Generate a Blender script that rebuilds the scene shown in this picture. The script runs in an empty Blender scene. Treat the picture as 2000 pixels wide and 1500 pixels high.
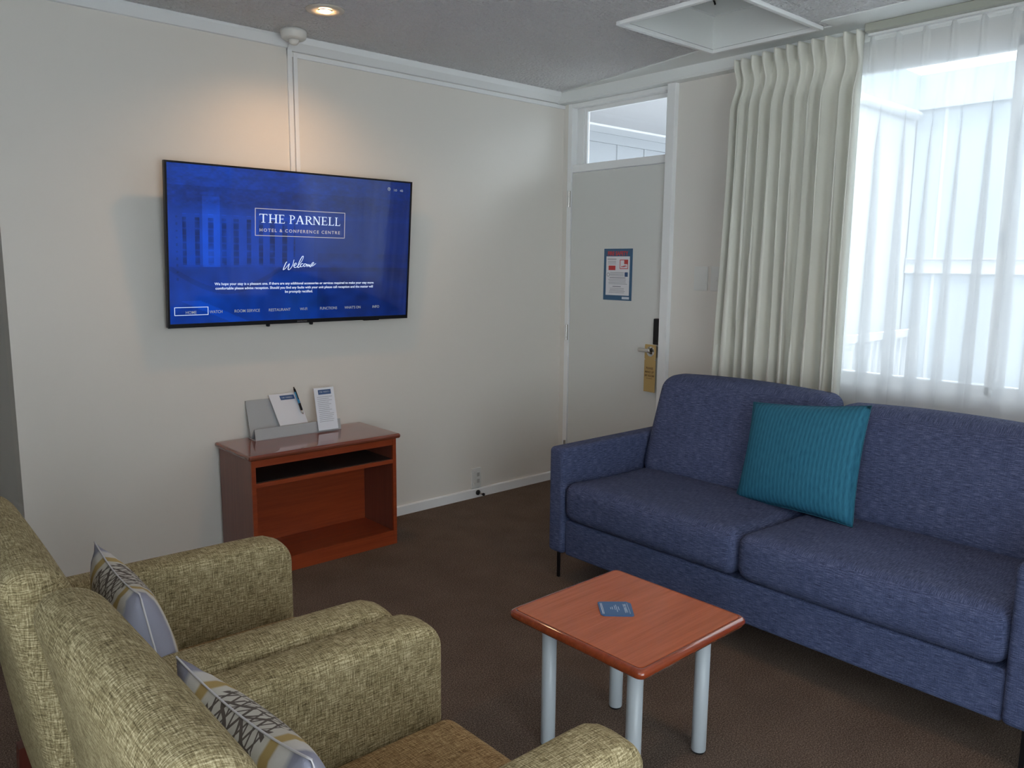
import bpy, bmesh, math, random
from mathutils import Vector, Matrix
random.seed(7)
PI = math.pi
C = bpy.context.scene.collection
# ------------------------------------------------------------------ camera, world, light, exposure
cam_data = bpy.data.cameras.new('camera'); cam = bpy.data.objects.new('camera', cam_data); C.objects.link(cam)
FPX = 1556.55
cam_data.sensor_width = 36; cam_data.sensor_fit = 'HORIZONTAL'; cam_data.lens = FPX/2000*36
cam_data.clip_start = .02
_fw = Vector((0.65841207, 0.73779648, -0.14882841)); _r = Vector((0.7470222, -0.6647314, 0.0094871)); _u = Vector((0.09193137, 0.11742455, 0.98881753))
M = Matrix(((_r.x, _u.x, -_fw.x), (_r.y, _u.y, -_fw.y), (_r.z, _u.z, -_fw.z))).to_4x4()
M.translation = Vector((-3.69837, -3.67094, 1.4136)); cam.matrix_world = M
bpy.context.scene.camera = cam
vs = bpy.context.scene.view_settings
vs.view_transform = 'Standard'; vs.look = 'None'; vs.gamma = 1; vs.use_curve_mapping = False; vs.exposure = 0.5
w = bpy.data.worlds.new('world'); bpy.context.scene.world = w; w.use_nodes = True
bg = w.node_tree.nodes['Background']; bg.inputs[0].default_value = (.86, .93, 1.0, 1); bg.inputs[1].default_value = 4.2

sd = bpy.data.lights.new('added_sun', 'SUN'); sd.energy = 9; sd.angle = math.radians(14); sd.color = (1, .97, .92)  # added sun; brightens the ground outside so its bounce lifts the ceiling
so_ = bpy.data.objects.new('added_sun', sd); C.objects.link(so_); so_.rotation_euler = Vector((.24, .16, -1)).to_track_quat('-Z', 'Y').to_euler()

# ------------------------------------------------------------------ materials
def mat(name, col=(.8, .8, .8), rough=.6, metal=0, spec=.5, build=None, coat=0, **kw):
    m = bpy.data.materials.new(name); m.use_nodes = True; nt = m.node_tree; b = nt.nodes['Principled BSDF']
    b.inputs['Base Color'].default_value = (*col, 1); b.inputs['Roughness'].default_value = rough
    b.inputs['Metallic'].default_value = metal; b.inputs['Specular IOR Level'].default_value = spec
    if coat: b.inputs['Coat Weight'].default_value = coat; b.inputs['Coat Roughness'].default_value = .06
    if build: build(nt, b)
    return m
def N(nt, t, **kw):
    n = nt.nodes.new(t)
    for k, v in kw.items():
        if k.startswith('i_'): n.inputs[k[2:].replace('_', ' ')].default_value = v
        else: setattr(n, k, v)
    return n
def coords(nt, scale, kind='UV', rot=(0, 0, 0)):
    tc = N(nt, 'ShaderNodeTexCoord'); mp = N(nt, 'ShaderNodeMapping'); mp.inputs['Scale'].default_value = scale; mp.inputs['Rotation'].default_value = rot
    nt.links.new(tc.outputs[kind], mp.inputs[0]); return mp.outputs[0]
def noise(nt, scale, kind='UV', detail=2, rough=.5, rot=(0, 0, 0)):
    n = N(nt, 'ShaderNodeTexNoise'); n.inputs['Scale'].default_value = 1; n.inputs['Detail'].default_value = detail; n.inputs['Roughness'].default_value = rough
    nt.links.new(coords(nt, scale, kind, rot), n.inputs['Vector']); return n.outputs['Fac']
def math_(nt, op, a, b=None, c=None):
    n = N(nt, 'ShaderNodeMath', operation=op)
    for i, v in enumerate((a, b, c)):
        if v is None: continue
        if isinstance(v, (int, float)): n.inputs[i].default_value = v
        else: nt.links.new(v, n.inputs[i])
    return n.outputs[0]
def ramp(nt, fac, stops):
    n = N(nt, 'ShaderNodeValToRGB'); e = n.color_ramp.elements
    while len(e) < len(stops): e.new(.5)
    for k, (p, c) in enumerate(stops): e[k].position = p; e[k].color = (*c, 1)
    nt.links.new(fac, n.inputs[0]); return n.outputs[0]
def bump(nt, b, h, strength=.3, dist=.002):
    n = N(nt, 'ShaderNodeBump'); n.inputs['Strength'].default_value = strength; n.inputs['Distance'].default_value = dist
    nt.links.new(h, n.inputs['Height']); nt.links.new(n.outputs[0], b.inputs['Normal'])
def mixc(nt, fac, a, bb):
    n = N(nt, 'ShaderNodeMix', data_type='RGBA')
    for i, v in ((0, fac), (6, a), (7, bb)):
        if isinstance(v, (int, float)): n.inputs[i].default_value = v
        elif isinstance(v, tuple): n.inputs[i].default_value = (*v, 1)
        else: nt.links.new(v, n.inputs[i])
    return n.outputs[2]
def wallb(nt, b):
    h = noise(nt, (90, 90, 90), 'Object', 3); bump(nt, b, h, .12, .001)
def popcorn(nt, b):
    h = noise(nt, (70, 70, 70), 'Object', 3, .6); v = N(nt, 'ShaderNodeTexVoronoi'); v.inputs['Scale'].default_value = 1
    nt.links.new(coords(nt, (60, 60, 60), 'Object'), v.inputs['Vector'])
    s = math_(nt, 'SUBTRACT', h, math_(nt, 'MULTIPLY', v.outputs['Distance'], .6)); bump(nt, b, s, 1.0, .030)
def carpet(nt, b):
    f = noise(nt, (230, 230, 230), 'Object', 3, .75); g = noise(nt, (6, 6, 6), 'Object', 2)
    s = math_(nt, 'ADD', math_(nt, 'MULTIPLY', f, .92), math_(nt, 'MULTIPLY', g, .08))
    nt.links.new(ramp(nt, s, [(.34, (.045, .031, .024)), (.5, (.140, .102, .080)), (.66, (.33, .25, .20))]), b.inputs['Base Color'])
    bump(nt, b, f, .8, .006)
def weave(dark, mid, light, su=34, sv=430, wa=.42, wc=.33):
    def f(nt, b):
        a = noise(nt, (su, sv, 1), 'UV', 2, .6); c = noise(nt, (sv, su, 1), 'UV', 2, .6)
        fine = noise(nt, (330, 330, 1), 'UV', 2, .6); big = noise(nt, (9, 9, 1), 'UV', 2)
        s = math_(nt, 'ADD', math_(nt, 'MULTIPLY', a, wa), math_(nt, 'MULTIPLY', c, wc))
        s = math_(nt, 'ADD', s, math_(nt, 'MULTIPLY', fine, .25))
        s = math_(nt, 'ADD', s, math_(nt, 'MULTIPLY', math_(nt, 'SUBTRACT', big, .5), .07))
        nt.links.new(ramp(nt, s, [(.38, dark), (.5, mid), (.62, light)]), b.inputs['Base Color']); bump(nt, b, s, .7, .004)
    return f
def wood(dark, light, axis=0, sc=1):
    def f(nt, b):
        s = [3*sc, 3*sc, 3*sc]
        for k in range(3):
            if k != axis: s[k] = 60*sc
        a = noise(nt, tuple(s), 'Object', 4, .6); s2 = [x*5 if k != axis else x*2 for k, x in enumerate(s)]
        c = noise(nt, tuple(s2), 'Object', 2, .5)
        t = math_(nt, 'ADD', math_(nt, 'MULTIPLY', a, .65), math_(nt, 'MULTIPLY', c, .35))
        nt.links.new(ramp(nt, t, [(.3, dark), (.7, light)]), b.inputs['Base Color'])
    return f
m_wall = mat('wall_paint', (.79, .75, .69), .55, build=wallb)
m_wall2 = mat('wall_paint_side', (.76, .73, .68), .6, build=wallb)
m_ceil = mat('textured_ceiling', (.86, .86, .87), .7, build=popcorn)
m_white = mat('white_gloss_paint', (.87, .88, .88), .3)
m_cream = mat('off_white_door_paint', (.70, .705, .68), .35, build=wallb)
m_smooth = mat('smooth_ceiling_paint', (.82, .84, .83), .45)
m_gap = mat('dark_gap', (.03, .03, .03), .8)
m_carpet = mat('brown_carpet', rough=.95, spec=.1, build=carpet)
m_green = mat('green_tweed', rough=.9, spec=.2, build=weave((.10, .078, .036), (.31, .25, .132), (.66, .57, .36)))
m_seat = mat('glancing_light_tweed', rough=.9, spec=.2, build=weave((.11, .062, .026), (.33, .21, .098), (.60, .45, .25)))  # armchair tweed browned to stand for light glancing off the nap
m_blue = mat('blue_fabric', rough=.85, spec=.2, build=weave((.032, .040, .084), (.062, .080, .163), (.135, .158, .265), 30, 460, .58, .17))
m_wood_top = mat('cherry_wood_top', rough=.25, coat=.3, build=wood((.35, .072, .020), (.55, .132, .042), 0))
m_wood = mat('cherry_wood', rough=.32, coat=.25, build=wood((.25, .038, .012), (.39, .070, .020), 0))
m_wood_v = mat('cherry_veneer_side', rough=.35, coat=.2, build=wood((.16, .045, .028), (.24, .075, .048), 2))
m_wood_t = mat('cherry_stand_top', rough=.14, coat=.6, build=wood((.16, .038, .020), (.26, .066, .035), 0))
m_legwood = mat('dark_red_wood', rough=.35, build=wood((.09, .02, .012), (.16, .035, .02), 2))
m_steel_grey = mat('grey_powder_coat', (.46, .50, .53), .35)
m_chrome = mat('satin_chrome', (.62, .60, .57), .25, 1)
m_black = mat('black_plastic', (.008, .008, .010), .4, spec=.3)
m_blackm = mat('black_metal', (.02, .02, .022), .35, .6)
m_plastic = mat('white_plastic', (.74, .74, .71), .35)
m_frost = mat('frosted_grey_acrylic', (.42, .43, .44), .22, coat=.5)
m_paper = mat('white_paper', (.78, .78, .82), .5)
m_card = mat('glossy_white_card', (.78, .80, .86), .12, coat=.5)
m_navy = mat('navy_print', (.045, .10, .24), .4)
m_navy2 = mat('navy_card', (.035, .12, .29), .3, coat=.3)
m_print = mat('grey_print', (.33, .33, .37), .5)
m_pwhite = mat('white_print', (.62, .68, .78), .5)
m_penblue = mat('blue_pen_plastic', (.05, .30, .55), .2)
m_red = mat('red_print', (.55, .05, .05), .5)
m_kraft = mat('kraft_card', (.52, .36, .14), .7)
m_kprint = mat('brown_print', (.18, .10, .04), .7)
m_extwhite = mat('exterior_white', (.39, .41, .44), .7)
m_extblue = mat('exterior_pale_blue', (.27, .31, .35), .7)
m_soffit = mat('exterior_soffit', (.52, .52, .54), .7)
m_paving = mat('grey_paving', (.30, .31, .32), .9)
m_concrete = mat('pale_bounce_concrete', (.74, .74, .73), .9, build=lambda nt, b: bump(nt, b, noise(nt, (30, 30, 30), 'Object', 4), .3, .01))
m_extwin = mat('dark_exterior_glass', (.25, .30, .36), .1)
def emis(name, col, s):
    m = bpy.data.materials.new(name); m.use_nodes = True; b = m.node_tree.nodes['Principled BSDF']
    b.inputs['Base Color'].default_value = (0, 0, 0, 1); b.inputs['Roughness'].default_value = .25
    b.inputs['Emission Color'].default_value = (*col, 1); b.inputs['Emission Strength'].default_value = s; return m
m_tvtext = emis('screen_white', (.72, .82, 1), .74)
m_tvdim = emis('screen_dim_text', (.55, .60, .66), .36)
m_tvgold = emis('screen_gold', (.66, .60, .58), .55)
m_bulb = emis('lamp_filament', (1, .62, .30), 40)
m_screen = bpy.data.materials.new('screen_picture'); m_screen.use_nodes = True
nt = m_screen.node_tree; b = nt.nodes['Principled BSDF']; b.inputs['Base Color'].default_value = (.004, .004, .006, 1); b.inputs['Roughness'].default_value = .06
b.inputs['Specular IOR Level'].default_value = .85
at_ = N(nt, 'ShaderNodeAttribute', attribute_name='picture'); nt.links.new(at_.outputs['Color'], b.inputs['Emission Color']); b.inputs['Emission Strength'].default_value = 1.0
# window glass: clear pane with a fresnel reflection
m_glass = bpy.data.materials.new('window_glass'); m_glass.use_nodes = True; nt = m_glass.node_tree; nt.nodes.clear()
o = N(nt, 'ShaderNodeOutputMaterial'); mx = N(nt, 'ShaderNodeMixShader'); tr = N(nt, 'ShaderNodeBsdfTransparent'); gl = N(nt, 'ShaderNodeBsdfGlossy'); fr = N(nt, 'ShaderNodeFresnel')
gl.inputs['Roughness'].default_value = .01; fr.inputs['IOR'].default_value = 1.3; tr.inputs[0].default_value = (.96, .98, .98, 1)
nt.links.new(fr.outputs[0], mx.inputs[0]); nt.links.new(tr.outputs[0], mx.inputs[1]); nt.links.new(gl.outputs[0], mx.inputs[2]); nt.links.new(mx.outputs[0], o.inputs[0])
def cloth(name, dcol, tcol, f_tl, f_tp):
    m = bpy.data.materials.new(name); m.use_nodes = True; nt = m.node_tree; nt.nodes.clear()
    o = N(nt, 'ShaderNodeOutputMaterial'); m1 = N(nt, 'ShaderNodeMixShader'); m2 = N(nt, 'ShaderNodeMixShader')
    d = N(nt, 'ShaderNodeBsdfDiffuse'); t = N(nt, 'ShaderNodeBsdfTranslucent'); tp = N(nt, 'ShaderNodeBsdfTransparent')
    d.inputs[0].default_value = (*dcol, 1); t.inputs[0].default_value = (*tcol, 1)
    bp = N(nt, 'ShaderNodeBump'); bp.inputs['Strength'].default_value = .15; bp.inputs['Distance'].default_value = .002
    nt.links.new(noise(nt, (300, 300, 300), 'Object', 2), bp.inputs['Height'])
    nt.links.new(bp.outputs[0], d.inputs['Normal'])
    m1.inputs[0].default_value = f_tl; m2.inputs[0].default_value = f_tp
    nt.links.new(d.outputs[0], m1.inputs[1]); nt.links.new(t.outputs[0], m1.inputs[2]); nt.links.new(m1.outputs[0], m2.inputs[1]); nt.links.new(tp.outputs[0], m2.inputs[2]); nt.links.new(m2.outputs[0], o.inputs[0])
    return m
m_drape = cloth('ivory_drape', (.85, .84, .76), (.5, .5, .42), .12, 0)
m_sheer = cloth('white_sheer', (.88, .88, .88), (.88, .90, .92), .55, .42)
def tealb(nt, b):
    wv = N(nt, 'ShaderNodeTexWave', wave_type='BANDS', bands_direction='X'); wv.inputs['Scale'].default_value = 1; wv.inputs['Distortion'].default_value = .4
    nt.links.new(coords(nt, (9, 1, 1)), wv.inputs['Vector']); fine = noise(nt, (190, 14, 1), 'UV', 3)
    s = math_(nt, 'ADD', math_(nt, 'MULTIPLY', wv.outputs['Fac'], .22), math_(nt, 'MULTIPLY', fine, .78))
    nt.links.new(ramp(nt, s, [(.25, (.016, .098, .168)), (.75, (.038, .195, .295))]), b.inputs['Base Color']); bump(nt, b, fine, .3, .002)
m_teal = mat('teal_fabric', rough=.85, spec=.2, build=tealb)
def patb(nt, b):
    tc = N(nt, 'ShaderNodeTexCoord'); sp = N(nt, 'ShaderNodeSeparateXYZ'); nt.links.new(tc.outputs['UV'], sp.inputs[0])
    u = sp.outputs[0]; mir = math_(nt, 'ABSOLUTE', math_(nt, 'SUBTRACT', u, .5))    # 0 centre .. .5 edge
    wob = math_(nt, 'MULTIPLY', math_(nt, 'SUBTRACT', noise(nt, (5, 5, 1), 'UV', 2), .5), .03)
    mir = math_(nt, 'ADD', mir, wob)
    base = ramp(nt, math_(nt, 'MULTIPLY', mir, 2), [(0, (.52, .49, .44)), (.46, (.56, .53, .47)), (.485, (.42, .30, .12)), (.57, (.42, .30, .12)), (.60, (.60, .57, .52)), (.73, (.60, .57, .54)), (.79, (.27, .27, .34)), (1, (.30, .30, .37))])
    lines = None
    for ang, sc in ((.55, 24), (-.62, 21), (1.2, 17)):
        wv = N(nt, 'ShaderNodeTexWave', wave_type='BANDS', bands_direction='X'); wv.inputs['Scale'].default_value = 1.0; wv.inputs['Distortion'].default_value = 3; wv.inputs['Detail'].default_value = 1
        nt.links.new(coords(nt, (sc*.34, sc*.34, 1), 'UV', (0, 0, ang)), wv.inputs['Vector'])
        l = math_(nt, 'GREATER_THAN', wv.outputs['Fac'], .90); lines = l if lines is None else math_(nt, 'MAXIMUM', lines, l)
    inside = math_(nt, 'LESS_THAN', mir, .20)
    fac = math_(nt, 'MULTIPLY', lines, inside)
    fac = math_(nt, 'MULTIPLY', fac, .9)
    nt.links.new(mixc(nt, fac, base, (.075, .055, .045)), b.inputs['Base Color'])
    bump(nt, b, noise(nt, (170, 170, 1), 'UV', 2), .3, .0015)
m_pattern = mat('striped_cushion_fabric', rough=.85, spec=.2, build=patb)

# ------------------------------------------------------------------ object helpers
def box_uv(me):
    uv = me.uv_layers.new(name='UVMap').data
    vsx = me.vertices; lp = me.loops
    for p in me.polygons:
        n = p.normal; ax = max(range(3), key=lambda k: abs(n[k]))
        a, bx_ = ((1, 2), (0, 2), (0, 1))[ax]
        for li in p.loop_indices:
            co = vsx[lp[li].vertex_index].co; uv[li].uv = (co[a], co[bx_])
def obj(name, bm, m, parent=None, smooth=False, uv=True, matrix=None):
    me = bpy.data.meshes.new(name)
    if isinstance(bm, bmesh.types.BMesh): bmesh.ops.recalc_face_normals(bm, faces=bm.faces[:]); bm.to_mesh(me); bm.free()
    else: me = bm; me.name = name
    me.materials.clear(); me.materials.append(m)
    if smooth:
        for p in me.polygons: p.use_smooth = True
    if uv and not me.uv_layers: box_uv(me)
    o = bpy.data.objects.new(name, me); C.objects.link(o)
    if parent: o.parent = parent
    if matrix is not None: o.matrix_local = matrix
    return o
def tag(o, label=None, cat=None, group=None, kind=None):
    if label: o['label'] = label
    if cat: o['category'] = cat
    if group: o['group'] = group
    if kind: o['kind'] = kind
    return o
def thing(name, label, cat, loc=(0, 0, 0), rotz=0, group=None):
    o = bpy.data.objects.new(name, None); C.objects.link(o); o.location = loc; o.rotation_euler = (0, 0, rotz); o.empty_display_size = .1
    return tag(o, label, cat, group)
def box(bm, x0, x1, y0, y1, z0, z1, bev=0):
    b2 = bmesh.new(); bmesh.ops.create_cube(b2, size=1)
    bmesh.ops.scale(b2, vec=(abs(x1-x0), abs(y1-y0), abs(z1-z0)), verts=b2.verts); bmesh.ops.translate(b2, vec=((x0+x1)/2, (y0+y1)/2, (z0+z1)/2), verts=b2.verts)
    if bev: bmesh.ops.bevel(b2, geom=b2.edges[:], offset=bev, segments=2, affect='EDGES', profile=.5)
    merge(bm, b2); return bm
def merge(bm, b2):
    me = bpy.data.meshes.new('t'); b2.to_mesh(me); b2.free(); bm.from_mesh(me); bpy.data.meshes.remove(me)
def BX(*a, bev=0): return box(bmesh.new(), *a, bev=bev)
def cyl(bm, p0, p1, r0, r1=None, seg=24, cap=True):
    r1 = r0 if r1 is None else r1; p0 = Vector(p0); p1 = Vector(p1); d = p1-p0
    q = d.to_track_quat('Z', 'Y').to_matrix().to_4x4(); q.translation = (p0+p1)/2
    b2 = bmesh.new(); bmesh.ops.create_cone(b2, cap_ends=cap, segments=seg, radius1=r0, radius2=r1, depth=d.length, matrix=q); merge(bm, b2); return bm
def lathe(prof, c, seg=40, bm=None):
    bm = bm or bmesh.new(); rings = []
    for r, z in prof:
        rings.append([bm.verts.new((c[0]+r*math.cos(2*PI*k/seg), c[1]+r*math.sin(2*PI*k/seg), c[2]+z)) for k in range(seg)])
    for a, b_ in zip(rings, rings[1:]):
        for k in range(seg): bm.faces.new((a[k], a[(k+1) % seg], b_[(k+1) % seg], b_[k]))
    bm.faces.new(rings[0]); bm.faces.new(rings[-1]); return bm
def axis_vals(h, r, n, rs):
    c = h-r; v = [c*(2*k/n-1) for k in range(n+1)]
    e = [c+r*math.tan(PI/4*(k+1)/rs) for k in range(rs)] if r > 1e-6 else []
    return [-x for x in reversed(e)]+v+e
def rbox(size, r, n=8, rs=4, puff=(0, 0, 0), f=None, center=(0, 0, 0)):
    """box with rounded edges, optional crowned faces (puff) and a deformation f(x, y, z)"""
    h = [s/2 for s in size]; r = min(r, min(h)*.999); A = [axis_vals(h[k], r, n, rs) for k in range(3)]
    bm = bmesh.new(); cache = {}
    def vert(v):
        key = tuple(round(x, 6) for x in v)
        if key in cache: return cache[key]
        q = [max(-(h[k]-r), min(h[k]-r, v[k])) for k in range(3)]; d = Vector([v[k]-q[k] for k in range(3)]); d.normalize()
        p = [q[k]+d[k]*r for k in range(3)]; t = [min(1, abs(p[k])/h[k]) for k in range(3)]
        cr = [(1-t[(k+1) % 3]**2)*(1-t[(k+2) % 3]**2) for k in range(3)]
        p = [p[k]+(puff[k]*cr[k]*(p[k]/h[k])) for k in range(3)]
        if f: p = list(f(*p))
        nv = bm.verts.new([p[k]+center[k] for k in range(3)]); cache[key] = nv; return nv
    for ax in range(3):
        a, b_ = (ax+1) % 3, (ax+2) % 3
        for s in (-1, 1):
            for i in range(len(A[a])-1):
                for j in range(len(A[b_])-1):
                    vv = []
                    for (ii, jj) in ((i, j), (i+1, j), (i+1, j+1), (i, j+1)):
                        v = [0, 0, 0]; v[ax] = s*h[ax]; v[a] = A[a][ii]; v[b_] = A[b_][jj]; vv.append(vert(v))
                    if len(set(vv)) == 4:
                        try: bm.faces.new(vv)
                        except ValueError: pass
    return bm
def tube(pts, r, seg=8, bm=None, caps=True):
    bm = bm or bmesh.new(); pts = [Vector(p) for p in pts]; rings = []
    for i, p in enumerate(pts):
        t = (pts[min(i+1, len(pts)-1)]-pts[max(i-1, 0)]).normalized(); q = t.to_track_quat('Z', 'Y')
        rr = r[i] if isinstance(r, (list, tuple)) else r
        rings.append([bm.verts.new(p+q @ Vector((rr*math.cos(2*PI*k/seg), rr*math.sin(2*PI*k/seg), 0))) for k in range(seg)])
    for a, b_ in zip(rings, rings[1:]):
        for k in range(seg): bm.faces.new((a[k], a[(k+1) % seg], b_[(k+1) % seg], b_[k]))
    if caps: bm.faces.new(rings[0]); bm.faces.new(rings[-1])
    return bm
def prism(poly, axis, a, b_, bm=None):
    """extrude a 2D polygon along axis 0/1/2 from a to b"""
    bm = bm or bmesh.new()
    def P(p, t):
        v = list(p); v.insert(axis, t); return v
    l0 = [bm.verts.new(P(p, a)) for p in poly]; l1 = [bm.verts.new(P(p, b_)) for p in poly]; n = len(poly)
    bm.faces.new(l0); bm.faces.new(list(reversed(l1)))
    for k in range(n): bm.faces.new((l0[k], l0[(k+1) % n], l1[(k+1) % n], l1[k]))
    return bm
def polys(pl, bm=None, h=.0006):
    """thin raised print: polygons given in x, y, extruded to height h"""
    bm = bm or bmesh.new()
    for p in pl: prism(p, 2, 0, h, bm)
    return bm
def rect(x0, y0, x1, y1): return [(x0, y0), (x1, y0), (x1, y1), (x0, y1)]
def frame2d(x0, y0, x1, y1, t): return [rect(x0, y0, x1, y0+t), rect(x0, y1-t, x1, y1), rect(x0, y0+t, x0+t, y1-t), rect(x1-t, y0+t, x1, y1-t)]
def text_bm(s, size, x=0, y=0, width=None, align='LEFT', bold=0, spacing=1, h=.0006):
    cu = bpy.data.curves.new('text', 'FONT'); cu.body = s; cu.size = size; cu.align_x = align; cu.offset = bold; cu.space_character = spacing; cu.resolution_u = 3
    o = bpy.data.objects.new('text', cu); C.objects.link(o)
    bpy.context.view_layer.update()
    me = bpy.data.meshes.new_from_object(o.evaluated_get(bpy.context.evaluated_depsgraph_get()))
    bpy.data.objects.remove(o); bpy.data.curves.remove(cu)
    xs = [v.co.x for v in me.vertices]; sc = 1
    if width: sc = width/(max(xs)-min(xs))
    ox = min(xs) if align == 'LEFT' else (min(xs)+max(xs))/2
    for v in me.vertices: v.co.x = (v.co.x-ox)*sc+x; v.co.y += y; v.co.z = h
    bm = bmesh.new(); bm.from_mesh(me); bpy.data.meshes.remove(me); return bm
def joinbm(*bms):
    r = bms[0]
    for b2 in bms[1:]: merge(r, b2)
    return r
# serif capitals drawn as strokes, unit height, width 0..1
def ring(cx, cy, rx, ry, tx, ty, a0, a1, n=10):
    out = []
    for k in range(n):
        p = a0+(a1-a0)*k/n; q = a0+(a1-a0)*(k+1)/n
        out.append([(cx+rx*math.cos(p), cy+ry*math.sin(p)), (cx+rx*math.cos(q), cy+ry*math.sin(q)), (cx+(rx-tx)*math.cos(q), cy+(ry-ty)*math.sin(q)), (cx+(rx-tx)*math.cos(p), cy+(ry-ty)*math.sin(p))])
    return out
def diag(x0, y0, x1, y1, t): return [(x0-t/2, y0), (x0+t/2, y0), (x1+t/2, y1), (x1-t/2, y1)]
def serif(ch):
    S = lambda x, y, w_=.36: rect(x-w_/2, y, x+w_/2, y+.05)
    if ch == 'T': return [rect(0, .93, 1, 1), [(0, .93), (0, .76), (.08, .93)], [(1, .93), (.92, .93), (1, .76)], rect(.42, 0, .57, .95), S(.5, 0, .5)]
    if ch == 'H': return [rect(.11, 0, .25, 1), rect(.75, 0, .89, 1), rect(.2, .48, .8, .54), S(.18, 0), S(.82, 0), S(.18, .95), S(.82, .95)]
    if ch == 'E': return [rect(.13, 0, .31, 1), rect(.0, 0, .95, .06), rect(.0, .94, .88, 1), rect(.2, .48, .7, .54), [(.95, 0), (1, .22), (.86, .05)], [(.88, 1), (.82, .95), (.9, .8)], rect(.68, .42, .73, .60)]
    if ch == 'L': return [rect(.15, 0, .33, 1), rect(0, 0, .95, .06), S(.24, .95, .48), [(.95, 0), (1, .24), (.84, .05)]]
    if ch == 'P': return [rect(.15, 0, .33, 1), S(.24, 0, .48), rect(0, .95, .5, 1)]+ring(.45, .73, .52, .27, .19, .05, -PI/2, PI/2)+[rect(.3, .46, .47, .51)]
    if ch == 'R': return [rect(.12, 0, .27, 1), S(.19, 0, .38), rect(0, .95, .4, 1)]+ring(.37, .74, .43, .26, .16, .05, -PI/2, PI/2)+[rect(.25, .48, .4, .53), diag(.88, 0, .45, .5, .18), rect(.8, 0, 1, .05)]
    if ch == 'A': return [diag(.12, 0, .48, 1, .07), diag(.84, 0, .5, 1, .17), rect(.24, .33, .74, .38), S(.12, 0, .26), S(.84, 0, .32)]
    if ch == 'N': return [rect(.12, 0, .19, 1), rect(.8, 0, .87, 1), diag(.84, 0, .18, 1, .17), S(.15, 0, .32), rect(0, .95, .25, 1), S(.83, .95, .34)]
PARN = [('T', .4198, .458), ('H', .4646, .5088), ('E', .5139, .5448), ('P', .5681, .5969), ('A', .600, .6446), ('R', .6486, .689), ('N', .6895, .7310), ('E', .7355, .7674), ('L', .773, .8039), ('L', .8095, .8379)]
def parnell(x0, y0, width, height, h=.0006, w0=0, w1=10):
    pl = []; s = width/(.8379-.4198)
    for ch, a, b_ in PARN[w0:w1]:
        for p in serif(ch): pl.append([(x0+(a-.4198+x*(b_-a))*s, y0+y*height) for x, y in p])
    return polys(pl, None, h)
def struct(name, bm, m, parent=None, smooth=False, label=None):
    o = obj(name, bm, m, parent, smooth)
    if not parent: o['kind'] = 'structure'
    return o
def mtx(loc, rot=(0, 0, 0)):
    from mathutils import Euler
    return Matrix.Translation(loc) @ Euler(rot).to_matrix().to_4x4()

# ------------------------------------------------------------------ room shell
ZC = 2.464; XL = -5.0; YF = -5.4; HX0, HX1, HY0, HY1 = -.905, -.235, -1.785, -1.245
struct('floor', BX(XL-.1, .12, YF-.1, 2.1, -.12, 0), m_carpet)
bm = bmesh.new()
box(bm, XL-.1, HX0, YF-.1, 2.1, ZC, ZC+.1); box(bm, HX1, .12, YF-.1, .1, ZC, ZC+.1)
box(bm, HX0, HX1, YF-.1, HY0, ZC, ZC+.1); box(bm, HX0, HX1, HY1, .1, ZC, ZC+.1)
struct('ceiling', bm, m_ceil)
struct('wall_back', BX(-3.09, 0.12, 0, .1, 0, ZC), m_wall)
struct('wall_return', BX(-3.09, -2.99, .1, 2.0, 0, ZC), m_wall2)
struct('wall_hallway', BX(XL, -2.99, 2.0, 2.1, 0, ZC), m_wall2)
bm = bmesh.new()   # window wall: door opening, window opening
box(bm, -.006, .12, -.040, 0, 0, 2.40)
WY0, WY1, WZ0, WZ1 = -3.60, -1.72, .905, 2.31
box(bm, 0, .12, WY1, -.876, 0, 2.40); box(bm, 0, .12, WY0, WY1, 0, WZ0-.03); box(bm, 0, .12, WY0, WY1, WZ1+.02, 2.40); box(bm, 0, .12, YF, WY0, 0, 2.40)
box(bm, 0, .12, YF, 0, 2.40, ZC)
struct('wall_right', bm, m_wall2)
bm = bmesh.new()   # left wall with a large opening for the added window
box(bm, XL-.1, XL, YF, -5.0, 0, ZC); box(bm, XL-.1, XL, -3.2, 2.0, 0, ZC); box(bm, XL-.1, XL, -5.0, -3.2, 2.3, ZC); box(bm, XL-.1, XL, -5.0, -3.2, 0, .1)
struct('wall_left', bm, m_wall2)
bm = bmesh.new(); box(bm, XL-.1, -4.6, YF-.1, YF, 0, ZC); box(bm, -2.4, .12, YF-.1, YF, 0, ZC); box(bm, -4.6, -2.4, YF-.1, YF, 2.3, ZC); box(bm, -4.6, -2.4, YF-.1, YF, 0, .1)  # opening for the added window behind the camera
struct('wall_front', bm, m_wall2)
# trims
def cornice(name, x0, x1):
    return struct(name, prism([(0, ZC), (-.028, ZC), (-.028, ZC-.012), (-.012, ZC-.05), (0, ZC-.052)], 0, x0, x1), m_white)
cornice('trim_1', -3.09, -1.872); 
struct('trim_2', prism([(0, ZC), (-.045, ZC), (-.04, ZC-.03), (-.012, ZC-.062), (0, ZC-.064)], 0, -1.872, -.07), m_white)
bm = bmesh.new(); box(bm, -1.872, -.0, -.010, 0, 2.374, 2.396, .002); struct('trim_3', bm, m_white)
bm = bmesh.new(); box(bm, -1.872, -1.849, -.014, 0, 1.30, 2.41, .002); box(bm, -1.843, -1.822, -.014, 0, 1.30, 2.396, .002); struct('trim_4', bm, m_white)
struct('trim_5', prism([(-.075, ZC), (-.075, 2.408), (-.068, 2.398), (0, 2.398), (0, ZC)], 1, YF, 0), m_smooth)
bm = bmesh.new(); a = HX1+.03
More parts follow.
